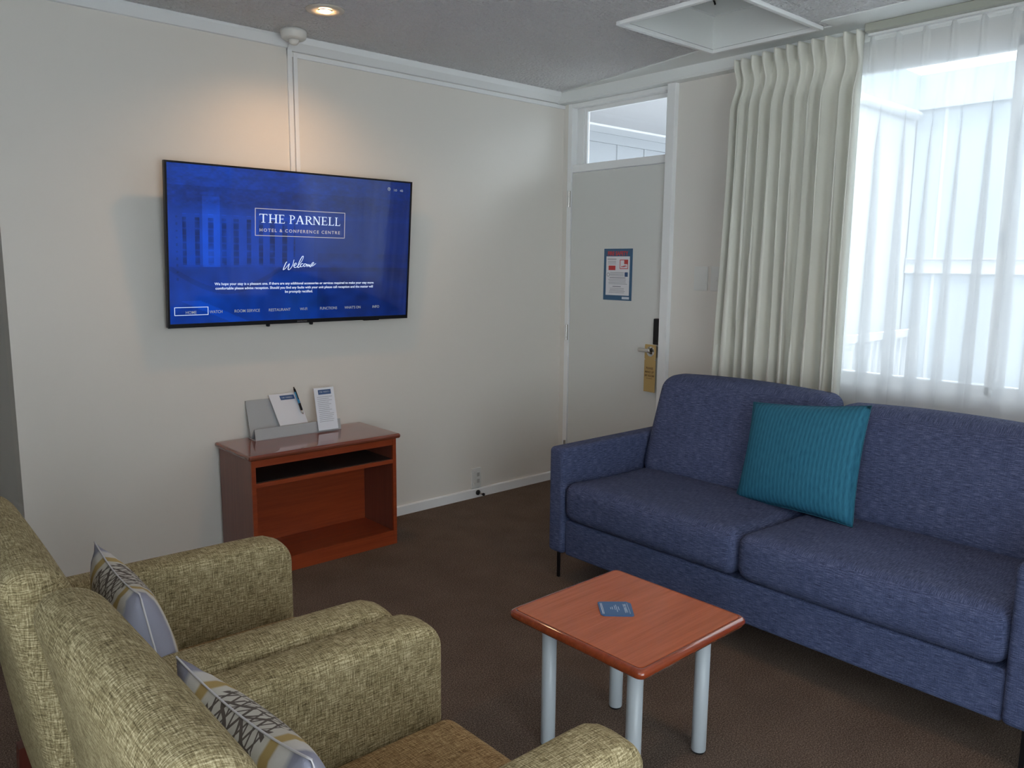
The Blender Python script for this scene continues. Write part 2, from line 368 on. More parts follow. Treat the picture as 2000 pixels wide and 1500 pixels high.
prism([(-.075, -.02), (-.275, -1.205), (-.075, -1.205)], 2, ZC-.005, ZC, bm); prism([(-.075, -1.205), (-.2, -1.205), (-.2, -1.84), (-.075, -1.84)], 2, ZC-.005, ZC, bm); prism([(-.075, -1.84), (-.30, -1.84), (-.30, YF), (-.075, YF)], 2, ZC-.005, ZC, bm)
struct('trim_6', bm, m_smooth)
bm = bmesh.new(); box(bm, -3.09, -.0, -.012, 0, 0, .05); prism([(-.012, .05), (-.008, .056), (0, .056), (0, .05)], 0, -3.09, 0, bm); struct('baseboard_back', bm, m_white)
struct('baseboard_right', BX(-.012, 0, YF, -.885, 0, .056), m_white)

# ceiling hatch
t = thing('ceiling_hatch', 'white framed square recess in the textured ceiling near the window', 'ceiling hatch', (0, 0, ZC))
bm = bmesh.new(); fw_ = .022
for (x0, x1, y0, y1) in ((HX0-fw_, HX1+fw_, HY1, HY1+fw_), (HX0-fw_, HX1+fw_, HY0-fw_, HY0), (HX0-fw_, HX0, HY0, HY1), (HX1, HX1+fw_, HY0, HY1)): box(bm, x0, x1, y0, y1, -.018, 0, .003)
obj('frame', bm, m_white, t)
def shaft(x0, x1, y0, y1, z0, z1, th=.02):
    bm = bmesh.new(); box(bm, x0-th, x0, y0-th, y1+th, z0, z1); box(bm, x1, x1+th, y0-th, y1+th, z0, z1); box(bm, x0, x1, y0-th, y0, z0, z1); box(bm, x0, x1, y1, y1+th, z0, z1); return bm
obj('shaft', joinbm(shaft(HX0+.004, HX1-.004, HY0+.004, HY1-.004, .0, .15, .004), shaft(HX0+.02, HX1-.02, HY0+.02, HY1-.02, .15, .5)), m_smooth, t)
obj('lid', BX(HX0, HX1, HY0, HY1, .5, .52), m_smooth, t)
for k, z in enumerate((.20, .30)):
    obj('latch', tube([(HX1-.06, HY1-.034, z+.01), (HX1-.062, HY1-.042, z), (HX1-.06, HY1-.046, z-.014)], .0045, 8), m_black, t, True)

# ------------------------------------------------------------------ door, transom, main window
d = thing('door_1', None, None, (0, 0, 0)); d['kind'] = 'structure'
bm = bmesh.new(); box(bm, 0, .04, -.818, -.078, .008, 1.980, .002); obj('leaf', bm, m_cream, d)
bm = bmesh.new(); box(bm, -.008, .12, -.074, -.040, 0, 2.40, .002); obj('jamb', bm, m_white, d)
bm = bmesh.new(); box(bm, -.032, .12, -.876, -.820, 0, 2.40, .003); obj('jamb', bm, m_white, d)
for z in (1.822, .981, .22):
    bm = bmesh.new(); cyl(bm, (-.018, -.068, z-.05), (-.018, -.068, z+.05), .006, seg=12)
    for k in range(-2, 3): cyl(bm, (-.018, -.068, z+k*.02-.0012), (-.018, -.068, z+k*.02+.0012), .0068, seg=12)
    box(bm, -.014, -.0005, -.073, -.062, z-.05, z+.05); obj('hinge', bm, m_chrome, d)
h = obj('door_handle', joinbm(cyl(bmesh.new(), (-.004, -.752, .925), (-.055, -.752, .925), .011), rbox((.018, .095, .02), .007, 4, 3, center=(-.052, -.712, .925)), lathe([(0.001, 0), (.026, 0), (.026, .008), (.02, .01), (.001, .01)], (0, 0, 0))) if False else
        joinbm(cyl(bmesh.new(), (0, -.752, .925), (-.008, -.752, .925), .026), cyl(bmesh.new(), (-.004, -.752, .925), (-.055, -.752, .925), .011), rbox((.018, .085, .022), .007, 4, 3, center=(-.052, -.735, .925)), rbox((.03, .03, .07), .01, 3, 3, center=(-.016, -.788, .915))), m_chrome, d, True)
obj('lock_plate', rbox((.03, .05, .15), .006, 3, 3, center=(-.014, -.802, 1.035)), m_black, d, True)
bm = bmesh.new(); box(bm, -.001, .12, -.820, -.072, 1.984, 2.03, .003)
tw = thing('window_1', None, None, (0, 0, 0)); tw['kind'] = 'structure'
obj('sill_rail', bm, m_white, tw)
bm = bmesh.new(); box(bm, -.005, .12, -.820, -.072, 2.372, 2.398, .003); box(bm, .05, .075, -.820, -.072, 2.350, 2.372)
box(bm, .04, .075, -.13, -.072, 2.03, 2.372); box(bm, .05, .07, -.15, -.13, 2.03, 2.350); box(bm, .04, .075, -.820, -.80, 2.03, 2.372)
obj('window_frame', bm, m_white, tw)
obj('pane', BX(.060, .064, -.80, -.15, 2.03, 2.352), m_glass, tw)
mw = thing('window_2', None, None, (0, 0, 0)); mw['kind'] = 'structure'
bm = bmesh.new()
for (y0, y1) in ((WY1-.045, WY1), (-2.540, -2.508), (WY0, WY0+.045)): box(bm, .02, .09, y0, y1, WZ0-.03, WZ1+.02, .003)
box(bm, .02, .09, WY0, WY1, WZ1-.02, WZ1+.02, .003); box(bm, .02, .09, WY0, WY1, WZ0-.03, WZ0+.015, .003)
obj('window_frame', bm, m_white, mw)
obj('window_sill', joinbm(BX(-.035, .02, WY0-.03, WY1+.03, WZ0-.045, WZ0-.02, bev=.004), BX(-.015, 0, WY0-.03, WY1+.03, WZ0-.12, WZ0-.045, bev=.002)), m_white, mw)
for (y0, y1) in ((-2.508, WY1-.045), (WY0+.045, -2.540)): obj('pane', BX(.05, .054, y0, y1, WZ0+.015, WZ1-.02), m_glass, mw)
obj('window_latch', joinbm(BX(-.0, .02, -2.533, -2.517, 1.50, 1.56, bev=.003)), m_steel_grey, mw)
lw = thing('added_window_3', None, None, (XL, 0, 0)); lw['kind'] = 'structure'  # unseen window added to raise the light level in the room
bm = bmesh.new()
for (y0, y1) in ((-5.0, -4.95), (-4.13, -4.07), (-3.25, -3.2)): box(bm, -.07, -.02, y0, y1, .1, 2.3)
box(bm, -.07, -.02, -5.0, -3.2, 2.25, 2.3); box(bm, -.07, -.02, -5.0, -3.2, .1, .15); obj('window_frame', bm, m_white, lw)
for (y0, y1) in ((-4.95, -4.13), (-4.07, -3.25)): obj('pane', BX(-.05, -.046, y0, y1, .15, 2.25), m_glass, lw)

fw4 = thing('added_window_4', None, None, (0, YF, 0)); fw4['kind'] = 'structure'  # added behind the camera, out of view, to let in more daylight
bm = bmesh.new()
for (x0, x1) in ((-4.6, -4.55), (-3.53, -3.47), (-2.45, -2.4)): box(bm, x0, x1, -.07, -.02, .1, 2.3)
box(bm, -4.6, -2.4, -.07, -.02, 2.25, 2.3); box(bm, -4.6, -2.4, -.07, -.02, .1, .15); obj('window_frame', bm, m_white, fw4)
for (x0, x1) in ((-4.55, -3.53), (-3.47, -2.45)): obj('pane', BX(x0, x1, -.05, -.046, .15, 2.25), m_glass, fw4)

# ------------------------------------------------------------------ outdoors seen through the glass
o = obj('courtyard_ground', BX(.12, 12, -12, 6, -.12, -.02), m_paving); o['kind'] = 'structure'
o = obj('terrace_bounce_ground', BX(-16, -5.1, -12, 6, -.12, -.02), m_concrete); o['kind'] = 'structure'  # unseen ground, kept pale to bounce light up to the ceiling
t = thing('walkway_roof', 'pale flat roof over the outside walkway, seen through the transom', 'roof', (.12, 0, 2.75))
obj('soffit', prism([(.01, -.85), (.48, -.85), (3.5, 1.2), (3.5, 1.69), (.01, 1.69)], 2, 0, .08), m_soffit, t)
t = thing('neighbour_wing', 'white boarded building wing beyond the walkway, left part of the courtyard', 'building', (3.9, 1.75, 0))
bm = bmesh.new(); box(bm, -3.78, .0, 0, .2, -.02, 3.0); box(bm, -.15, 1.5, -1.84, .2, -.02, 2.97); obj('wall', bm, m_extwhite, t)
for k in range(9): obj('batten', BX(-3.5+k*.42, -3.47+k*.42, -.012, 0, 0, 2.59), m_extwhite, t)
bm = bmesh.new(); box(bm, -3.78, -.15, -.03, 0, 2.59, 2.735); box(bm, -3.78, -.15, -.045, -.03, 2.675, 2.735); obj('rail_board', bm, m_extwhite, t)
obj('fascia', BX(-.2, 1.03, -1.88, -1.84, 2.97, 3.33), m_extblue, t)
obj('gutter', tube([(-.2, -1.89, 2.93), (1.02, -1.89, 2.93)], .045, 12), m_extwhite, t, True)
obj('window', joinbm(BX(.22, .42, -1.855, -1.84, .35, .74)), m_extwin, t)
t = thing('neighbour_building', 'pale flat-fronted building across the courtyard behind the sheer curtain', 'building', (5, -3, 0))
obj('wall', BX(0, .3, -5, 2.895, -.02, 3.0), m_extblue, t)
bm = bmesh.new(); box(bm, -.03, 0, -5, 2.895, 1.36, 1.375); box(bm, -.03, 0, -5, 2.895, 1.50, 1.51); box(bm, -.015, 0, -5, 2.895, 1.375, 1.50); obj('band', bm, m_extwhite, t)
obj('fascia', BX(-.06, .3, -5, 2.895, 2.99, 3.33), m_extblue, t)
for k in range(9): obj('joint_strip', BX(-.008, 0, 2.6-k*.9, 2.63-k*.9, 0, 2.99), m_extwhite, t)
t = thing('balustrade', 'white slatted balustrade low outside the left end of the window', 'balustrade', (3.4, -.35, -.02))
bm = bmesh.new(); box(bm, 0, 1.5, 0, .06, .75, .82); obj('top_rail', bm, m_extwhite, t); obj('bottom_rail', BX(0, 1.5, .01, .05, .1, .16), m_extwhite, t)
for k in range(12): obj('baluster', BX(.02+k*.13, .05+k*.13, .015, .045, 0 if k in (0, 11) else .16, .75), m_extwhite, t)

# ------------------------------------------------------------------ curtains
obj_t = thing('curtain_track', 'grey-green curtain track mounted under the ceiling above the window', 'curtain track', (0, 0, 0))
m_track = mat('aluminium_track', (.42, .43, .37), .4)
bm = bmesh.new(); box(bm, -.135, -.0762, -5.2, -1.955, 2.425, 2.4585, .002); obj('rail', bm, m_track, obj_t)
obj('lower_lip', BX(-.10, -.0762, -5.2, -1.955, 2.415, 2.4245), m_white, obj_t)
def sm(a, b_, x): t = max(0, min(1, (x-a)/(b_-a))); return t*t*(3-2*t)
def curtain(name, zs, path, m, thick, parent=None):
    bm = bmesh.new(); rows = [[bm.verts.new(p) for p in path(z)] for z in zs]
    for a, b_ in zip(rows, rows[1:]):
        for k in range(len(a)-1): bm.faces.new((a[k], a[k+1], b_[k+1], b_[k]))
    o = obj(name, bm, m, parent, True)
    if thick: md = o.modifiers.new('s', 'SOLIDIFY'); md.thickness = thick
    return o
P_, Y0 = .1115, -1.8535-.1115*0
NPL = 17
rs = [random.uniform(-1, 1) for _ in range(80)]
def sheer_path(z):
    out = []; wz = sm(2.30, 1.9, z); pin = sm(2.36, 2.30, z)
    for k in range(NPL):
        for j in range(20):
            t = j/20; ph = 2*PI*t; q = abs(t-.5)
            pinch = .020*math.exp(-(q/.09)**2)
            A = .028+.006*rs[k]; B = .054+.007*rs[k+30]
            xl = -.062-A*(.5-.5*math.cos(ph)); yl = B*math.sin(ph)*(.55+.45*sm(2.3, .9, z))
            drift = .012*math.sin(z*2.2+k*1.3)*wz
            x = (1-wz)*(-.066-pinch)+wz*xl; y = Y0-P_*(k-.0)+P_*.5-P_*t + wz*yl+drift*.4
            out.append((x, y, z))
    return out
zs = [2.413-.113*k/8 for k in range(8)]+[2.30-.4*k/14 for k in range(14)]+[1.9-1.88*k/30 for k in range(31)]
t = thing('sheer_curtain', 'white sheer pinch-pleated curtain hanging across the window', 'curtain', (0, 0, 0))
curtain('fabric', zs, sheer_path, m_sheer, 0, t)
KN = [-1.335, -1.376, -1.432, -1.492, -1.553, -1.614, -1.672, -1.738, -1.800, -1.886, -1.945]
def drape_path(z):
    out = []; wz = sm(2.315, 2.16, z); top = sm(2.28, 2.33, z); n = len(KN)-1
    out.append((-.004, -1.322+.012*(1-wz)+.035*sm(2.2, 1.2, z)*0, z)); out.append((-.06, -1.322, z))
    low = sm(2.2, .6, z)
    for k in range(n):
        for j in range(24):
            t = j/24; y = KN[k]+(KN[k+1]-KN[k])*t; gap = abs(KN[k+1]-KN[k])
            c = math.cos(2*PI*t)
            # heading: narrow proud pleats at the knots
            q = min(t, 1-t)*gap; hh = sm(2.305, 2.41, z); hx = -.112-(.036+.032*hh)*math.exp(-(q/(.0065+.0065*hh))**4)
            A = (.036+.010*rs[k+50])*(1+.25*low)
            lx = -.150-A*(math.copysign(abs(c)**.75, c))
            ly = (.30+.10*rs[k+40])*gap*math.sin(2*PI*t)*.8
            sway = .012*math.sin(k*1.9+z*1.7)*low
            x = (1-wz)*hx+wz*lx; yy = y+wz*(ly*.55+sway)
            yy = yy + low*(.03*(1-(y-KN[0])/(KN[-1]-KN[0])))*(1 if k < 3 else .4)*.6
            out.append((x, yy, z))
    out.append((-.115, KN[-1]-.004, z))
    return out
zs = [2.452-.02*k/2 for k in range(2)]+[2.432-.132*k/10 for k in range(10)]+[2.30-.3*k/14 for k in range(14)]+[2.0-1.98*k/36 for k in range(37)]
zs = [z-.020 if z > 2.35 else z for z in zs]; zs = sorted(set(zs), reverse=True)
t = thing('drape', 'heavy ivory pinch-pleated drape gathered at the left of the window', 'curtain', (0, 0, 0))
def dp(z):
    sc = [p for p in drape_path(z)]
    return [(x, y, zz - .022*sm(-1.65, -1.33, y)*sm(2.2, 2.43, zz)) for x, y, zz in sc]
curtain('fabric', zs, dp, m_drape, .003, t)

# ------------------------------------------------------------------ ceiling fixtures
t = thing('downlight', 'round recessed ceiling downlight glowing warm above the television', 'ceiling light', (-1.935, -.492, ZC), 0, 'recessed ceiling downlights')
obj('trim_ring', lathe([(.036, -.002), (.078, 0), (.080, -.004), (.070, -.010), (.040, -.008), (.034, .0), (.032, .0)], (0, 0, 0)) if False else
    (lambda: (lambda bm: bm)(lathe([(.081, -.0005), (.081, -.004), (.070, -.009), (.036, -.007), (.034, -.0005)], (0, 0, 0))))(), mat('cream_metal', (.62, .56, .48), .35), t, True)
obj('bulb', lathe([(.001, -.013), (.014, -.0125), (.024, -.010), (.026, -.0075), (.001, -.007)], (0, 0, 0), 24), m_bulb, t, True)
ld = bpy.data.lights.new('downlight_beam', 'SPOT'); ld.energy = 14; ld.color = (1, .60, .32); ld.spot_size = math.radians(150); ld.spot_blend = 1.0; ld.shadow_soft_size = .03
lo = bpy.data.objects.new('downlight_beam', ld); C.objects.link(lo); lo.parent = t; lo.location = (0, 0, -.03)
def added_downlight(x, y, label):
    t2 = t.copy(); C.objects.link(t2); t2.location = (x, y, ZC); t2['label'] = label
    for ch in t.children: c = ch.copy(); C.objects.link(c); c.parent = t2
added_downlight(-1.55, -3.05, 'added unseen downlight above the sofa and coffee table end of the room')  # out-of-view lamp added to warm the carpet and table
t = thing('smoke_detector', 'round white smoke detector on the ceiling above the wall batten', 'smoke detector', (-1.89, -.115, ZC))
obj('housing', lathe([(.058, 0), (.060, -.012), (.055, -.034), (.047, -.040), (.001, -.041)], (0, 0, 0)), m_plastic, t, True)
obj('sensor', lathe([(.024, -.040), (.022, -.052), (.014, -.062), (.001, -.064)], (0, 0, 0), 24), m_plastic, t, True)

# ------------------------------------------------------------------ television
TVW, TVH = 1.257, .717; tilt = math.atan2(.06, .71)
tv = thing('television', 'large flat wall-mounted television showing a blue welcome screen', 'television', (-2.5006, -.058, 1.119)); tv.rotation_euler = (tilt, 0, 0)
obj('casing', joinbm(BX(0, TVW, .002, .022, 0, TVH, bev=.002), BX(.12, TVW-.12, .02, .034, .06, TVH-.2, bev=.006)), m_black, tv)
bm = bmesh.new(); box(bm, 0, TVW, -.004, .003, TVH-.008, TVH); box(bm, 0, TVW, -.004, .003, 0, .018); box(bm, 0, .009, -.004, .003, .018, TVH-.008); box(bm, TVW-.009, TVW, -.004, .003, .018, TVH-.008)
obj('bezel', bm, m_black, tv)
# the picture on the screen: blue-tinted view of a hotel block, as emission
NX, NY = 300, 170; sx0, sx1, sz0, sz1 = .009, TVW-.009, .018, TVH-.008
bm = bmesh.new(); cl = bm.loops.layers.float_color.new('picture'); rr = random.Random(3)
def vn(x, y, s, seed):
    xi, yi = math.floor(x/s), math.floor(y/s); fx, fy = x/s-xi, y/s-yi
    def hsh(a, b_): v = math.sin(a*127.1+b_*311.7+seed*17.3)*43758.5453; return v-math.floor(v)
    fx = fx*fx*(3-2*fx); fy = fy*fy*(3-2*fy)
    return (hsh(xi, yi)*(1-fx)+hsh(xi+1, yi)*fx)*(1-fy)+(hsh(xi, yi+1)*(1-fx)+hsh(xi+1, yi+1)*fx)*fy
def pic(x, z):
    b_ = .66
    b_ += .10*(vn(x, z, .12, 1)-.5)+.08*(vn(x, z, .03, 2)-.5)
    if z > .50:                                             # hills and roofs of the town
        b_ -= (.16*vn(x, z*2.2, .035, 3)+.14*vn(x, z*2, .012, 4))*sm(.50, .56, z)
        if z > .62: b_ += .10
    if .28-.12*x*0 < z < .50 and x < .62:                   # hotel block with window bays
        c = (x-.01+.007*(vn(x, 0, .06, 11)-.5))/.029
        if .07 < x < .60:
            bay = (c % 2) < .8
            if bay and z < .485: b_ -= .30*vn(x, z*.7, .024, 5)+.10*vn(x, z, .3, 6)
            else: b_ += .05
            if (z/.031) % 1 < .22 and bay: b_ += .12
    if .157 < x < .235 and .27 < z < .58: b_ = b_+.17
    if x < .07 and .2 < z < .5 and (z/.03) % 1 < .35 and .04 < x < .05: b_ -= .15
    if z < .27:
        cv = .26-.10*math.sin(min(1, max(0, (x-.02)/.5))*PI)
        if abs(z-cv) < .012: b_ -= .10
        if z < .12 and abs((z-.12)+(x-.1)*.45) < .02: b_ += .14
        b_ -= .12*vn(x, z, .05, 7)
    if x > .72 and z < .34: b_ -= .16*vn(x, z*1.5, .045, 9)
    if x > .70 and .3 < z < .5: b_ -= .06
    b_ = max(.15, min(1, b_))
    e = 1-.38*sm(.25, 1.2, x)                               # LCD seen from an angle: falloff painted into the picture, darker to the right
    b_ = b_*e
    return (.002+.001*b_, .005+.058*b_*b_, .030+.48*b_*b_)
grid = [[bm.verts.new((sx0+(sx1-sx0)*i/NX, .0005, sz0+(sz1-sz0)*j/NY)) for i in range(NX+1)] for j in range(NY+1)]
for j in range(NY):
    for i in range(NX):
        f = bm.faces.new((grid[j][i], grid[j][i+1], grid[j+1][i+1], grid[j+1][i])); c = pic(sx0+(sx1-sx0)*(i+.5)/NX, sz0+(sz1-sz0)*(j+.5)/NY)
        for l in f.loops: l[cl] = (*c, 1)
scr = obj('screen', bm, m_screen, tv, uv=False)
R90 = Matrix.Translation((0, -.0012, 0)) @ Matrix.Rotation(PI/2, 4, 'X')
def print_on(name, bm, m, parent, matrix=R90): return obj(name, bm, m, parent, uv=False, matrix=matrix)
print_on('logo_frame', polys(frame2d(.3985, .4145, .8645, .5395, .0028)), m_tvgold, scr)
print_on('logo_word', parnell(.4198, .4750, .4181, .0395, w1=3), m_tvtext, scr); print_on('logo_word', parnell(.4198, .4750, .4181, .0395, w0=3), m_tvtext, scr)
print_on('logo_subtitle', text_bm('HOTEL & CONFERENCE CENTRE', .0205, .4205, .4342, .4165, bold=.0003, spacing=1.35), m_tvgold, scr)
W = [[(.5562, .2956), (.5515, .291), (.5472, .2822), (.541, .268), (.5382, .2579), (.546, .262), (.5538, .2701), (.562, .2800), (.5694, .2873), (.5665, .277), (.563, .2653), (.5635, .2595), (.567, .258), (.574, .263), (.5801, .2703), (.5855, .279), (.5892, .2874), (.593, .3057)],
     [(.5933, .2777), (.6, .280), (.6052, .2838), (.6062, .288), (.6038, .2912), (.599, .2895), (.5946, .2838), (.5925, .278), (.5933, .2728), (.597, .2695), (.6013, .2691), (.608, .272), (.6146, .2778), (.6250, .289), (.6331, .3), (.6395, .311), (.6423, .321), (.641, .3245), (.6369, .3234), (.631, .315), (.625, .3048), (.6195, .2930), (.6159, .2827), (.6133, .275), (.6133, .2692), (.6165, .269), (.6213, .2717), (.6267, .2766)],
     [(.64, .2878), (.637, .289), (.6333, .2865), (.629, .2835), (.6266, .2791), (.6268, .2745), (.6294, .2729), (.633, .273), (.6374, .2754), (.6441, .2804)],
     [(.6521, .2879), (.648, .287), (.6454, .2841), (.644, .280), (.6442, .2767), (.646, .2745), (.6496, .2743), (.654, .277), (.6563, .2805), (.6570, .284), (.6549, .2867), (.6521, .2879), (.657, .285), (.6617, .2855)],
     [(.6617, .2855), (.6612, .279), (.6618, .2731), (.665, .280), (.6685, .2843), (.670, .280), (.6713, .2744), (.6745, .280), (.678, .2843), (.6775, .278), (.6782, .2719), (.6823, .2732), (.6849, .2819), (.692, .284), (.6971, .2882), (.6975, .292), (.6957, .2944), (.691, .2925), (.6875, .2881), (.6865, .282), (.6877, .2782), (.691, .277), (.6959, .2795), (.702, .284), (.7081, .2895)]]
pl = []
for st in W:
    for (x0, y0), (x1, y1) in zip(st, st[1:]):
        dx, dy = x1-x0, y1-y0; L_ = math.hypot(dx, dy); wd = .0011+.0007*max(0, -dy/L_) if L_ else .001
        nx, ny = -dy/L_*wd, dx/L_*wd; ex, ey = dx/L_*.0006, dy/L_*.0006
        pl.append([(x0-ex+nx, y0-ey+ny), (x0-ex-nx, y0-ey-ny), (x1+ex-nx, y1+ey-ny), (x1+ex+nx, y1+ey+ny)])
print_on('welcome_script', polys(pl), m_tvtext, scr)
para = joinbm(text_bm('We hope your stay is a pleasant one. If there are any additional accessories or services required to make your stay more', .0165, .2075, .1885, .832, bold=.0002),
              text_bm('comfortable please advise reception. Should you find any faults with your unit please call reception and the matter will', .0165, .2115, .1685, .824, bold=.0002),
              text_bm('be promptly rectified.', .0165, .5479, .1490, .1456, bold=.0002))
print_on('welcome_text', para, m_tvtext, scr)
menu = [('HOME', .0774, .1248), ('WATCH', .1838, .2421), ('ROOM SERVICE', .2991, .4214), ('RESTAURANT', .4661, .5771), ('WI-FI', .6265, .6649), ('FUNCTIONS', .7348, .8298), ("WHAT'S ON", .8723, .9652), ('INFO', 1.0372, 1.0778)]
for s_, a, b_ in menu: print_on('menu_item', text_bm(s_, .019, a, .0615, b_-a, bold=.0001), m_tvdim, scr)
print_on('menu_highlight', polys(frame2d(.0286, .0553, .1778, .092, .0022)), m_tvtext, scr)
print_on('clock_icon', polys(ring(1.116, .672, .0085, .0085, .003, .003, 0, 2*PI, 16)+[rect(1.1152, .671, 1.1168, .678), rect(1.1152, .671, 1.121, .6725)]), m_tvdim, scr)
print_on('clock_hours', text_bm('10', .017, 1.146, .662, .018), m_tvdim, scr); print_on('clock_minutes', text_bm('40', .017, 1.182, .662, .0197), m_tvdim, scr)
obj('maker_logo', text_bm('SAMSUNG', .0105, .611, .0048, .052, h=.0004), m_print, tv, uv=False, matrix=Matrix.Translation((0, -.0042, 0)) @ Matrix.Rotation(PI/2, 4, 'X'))
for x in (.468, .694): obj('mount_knob', joinbm(lathe([(.001, -.014), (.009, -.012), (.010, -.004), (.006, .004)], (x, .012, 0), 16)), m_black, tv, True)
obj('receiver', BX(.99, 1.08, .0, .016, -.004, .001), m_black, tv)
obj('wall_mount', joinbm(BX(.40, .44, .030, .056, .12, .42), BX(.80, .84, .030, .056, .12, .42), BX(.36, .88, .046, .056, .2, .26), tube([(.62, .03, .5), (.62, .118, .46)], .012)), m_blackm, tv)

# ------------------------------------------------------------------ television stand / console
sx0_, sx1_, sy0_, sy1_, sh = -2.302, -1.515, -.396, -.006, .573
st = thing('console_cabinet', 'low open-fronted reddish cherry console table under the television', 'console table', ((sx0_+sx1_)/2, (sy0_+sy1_)/2, 0))
cx, cy = (sx0_+sx1_)/2, (sy0_+sy1_)/2; hw = (sx1_-sx0_)/2; hd = (sy1_-sy0_)/2
obj('top', rbox((2*hw, 2*hd, .024), .0105, 10, 4, center=(0, 0, sh-.012)), m_wood_t, st, True)
bw = hw-.017; fy = -hd+.02; by = hd-.016
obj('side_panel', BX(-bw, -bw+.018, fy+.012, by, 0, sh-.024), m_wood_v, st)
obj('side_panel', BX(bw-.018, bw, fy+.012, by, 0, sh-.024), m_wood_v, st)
for xa in (-bw, bw-.020): obj('stile', BX(xa, xa+.020, fy, fy+.012, 0, sh-.024, bev=.001), m_wood, st)
obj('top_rail', BX(-bw+.020, bw-.020, fy+.001, fy+.014, .515, sh-.024), m_wood, st)
obj('shelf', BX(-bw+.018, bw-.018, fy+.002, by-.01, .421, .441, bev=.0015), m_wood, st)
obj('dark_shelf_sheet', BX(-bw+.019, bw-.019, fy+.016, by-.012, .441, .443), mat('near_black_sheet', (.02, .012, .010), .6), st)  # thin near-black sheet covering the shelf top
obj('back_panel', BX(-bw+.018, bw-.018, .105, .113, .07, sh-.024), m_wood, st)
obj('bottom_shelf', BX(-bw+.018, bw-.018, fy+.014, .105, .052, .070), m_wood, st)
obj('kickboard', BX(-bw+.020, bw-.020, fy+.001, fy+.014, .0, .071, bev=.001), m_wood, st)

# stationery holder, note pad, pen, card
t = thing('stationery_holder', 'grey acrylic stationery holder lying along the back of the console top', 'holder', (-1.905, -.062, sh))
L0, L1 = -.240, .215
prof_front = [(-.052, .001), (-.047, .001), (-.036, .052), (-.041, .053)]
obj('front_lip', prism(prof_front, 0, L0, L1), m_frost, t)
obj('base_plate', prism([(-.052, 0), (.030, 0), (.030, .004), (-.052, .004)], 0, L0, L1), m_frost, t)
obj('back_plate', prism([(.000, .004), (.005, .004), (.058, .178), (.053, .179)], 0, L0, L0+.245), m_frost, t)
obj('rear_rest', prism([(.000, .004), (.004, .004), (-.0345, .052), (-.0385, .052)], 0, L0, L1), m_frost, t)
def lean_card(name, label, cat, x0, wd, ht, base, lean, th, m, rotz=0, skew=0):
    o = thing(name, label, cat, base); o.rotation_euler = (-lean, 0, 0)
    obj('sheet', prism([(x0, 0), (x0+wd, 0), (x0+wd+skew, ht), (x0+skew, ht)], 1, 0, th), m, o); return o
def print_face(parent, pls, m, name, yoff=-.0008): return obj(name, pls, m, parent, uv=False, matrix=Matrix.Translation((0, yoff, 0)) @ Matrix.Rotation(PI/2, 4, 'X'))
np_ = lean_card('note_pad', 'white note pad with navy header leaning in the grey holder', 'notepad', 0, .148, .158, (-2.000, -.072, sh+.0475), math.radians(17), .006, m_paper, skew=-.034)
print_face(np_, polys([[(x-.034*y/.158, y) for x, y in rect(.052, .126, .126, .148)]]), m_navy, 'header')
print_face(np_, joinbm(parnell(.029, .133, .058, .007)), m_pwhite, 'header_text', -.0014)
cd = lean_card('info_card', 'glossy white printed card standing in front of the right end of the holder', 'card', 0, .110, .212, (-1.825, -.130, sh+.010), math.radians(12), .003, m_card)
print_face(cd, polys([rect(.022, .178, .092, .202)]), m_navy, 'header')
print_face(cd, joinbm(parnell(.028, .187, .058, .008)), m_pwhite, 'header_text', -.0014)
lines = [rect(.012+(.004*random.random()), .165-k*.0095, .100-(.03*random.random()), .1670-k*.0095) for k in range(14)]
print_face(cd, polys(lines), m_print, 'text_lines')
pn = thing('pen', 'blue and black ballpoint pen clipped upright on the note pad', 'pen', (-1.884, -.064, sh+.112)); pn.rotation_euler = (-math.radians(17), math.radians(-11), 0)
obj('barrel', tube([(0, -.008, .035), (0, -.008, .095)], .0058, 12), m_penblue, pn, True)
obj('grip', tube([(0, -.008, .0), (0, -.008, .035)], .006, 12), m_black, pn, True)
obj('tip', tube([(0, -.008, -.022), (0, -.008, -.015), (0, -.008, 0)], [.0012, .004, .0055], 12), m_chrome, pn, True)
obj('clicker', tube([(0, -.008, .095), (0, -.008, .110), (0, -.008, .112), (0, -.008, .120)], [.0058, .005, .003, .003], 12), m_black, pn, True)
obj('clip', BX(-.002, .002, -.0165, -.0145, .055, .105), m_black, pn)

# ------------------------------------------------------------------ wall fittings
t = thing('fire_safety_notice', 'navy-bordered fire safety notice stuck on the white door', 'notice', (-.0008, -.3645, 1.203)); t.rotation_euler = (0, 0, -PI/2)
# local x runs along -y (to the right in view), local y is depth, local z up
t.rotation_euler = (0, 0, -PI/2)
PW, PH = .222, .308
obj('board', BX(0, PW, -.003, 0.0, 0, PH), mat('navy_board', (.03, .11, .22), .35, coat=.3), t)
F = lambda y=-.0034: Matrix.Translation((0, y, 0)) @ Matrix.Rotation(PI/2, 4, 'X')
obj('white_panel', polys([rect(.020, .030, .204, .262)]), m_paper, t, uv=False, matrix=F())
obj('title', text_bm('FIRE SAFETY', .034, PW/2, .268, .16, 'CENTER', bold=.0012), m_red, t, uv=False, matrix=F())
obj('red_symbol', polys([rect(.040, .180, .094, .207)]), m_red, t, uv=False, matrix=F(-.0042))
obj('red_pictogram', polys(frame2d(.128, .188, .192, .243, .004)+[rect(.162, .216, .190, .241), rect(.140, .199, .165, .204), rect(.158, .203, .180, .208)]), m_red, t, uv=False, matrix=F(-.0042))
pls = [rect(.030, .243, .10, .248)]+[rect(.034, .232-.008*k, .098, .2345-.008*k) for k in range(3)]+[rect(.052, .165-.007*k, .160, .1675-.007*k) for k in range(4)]
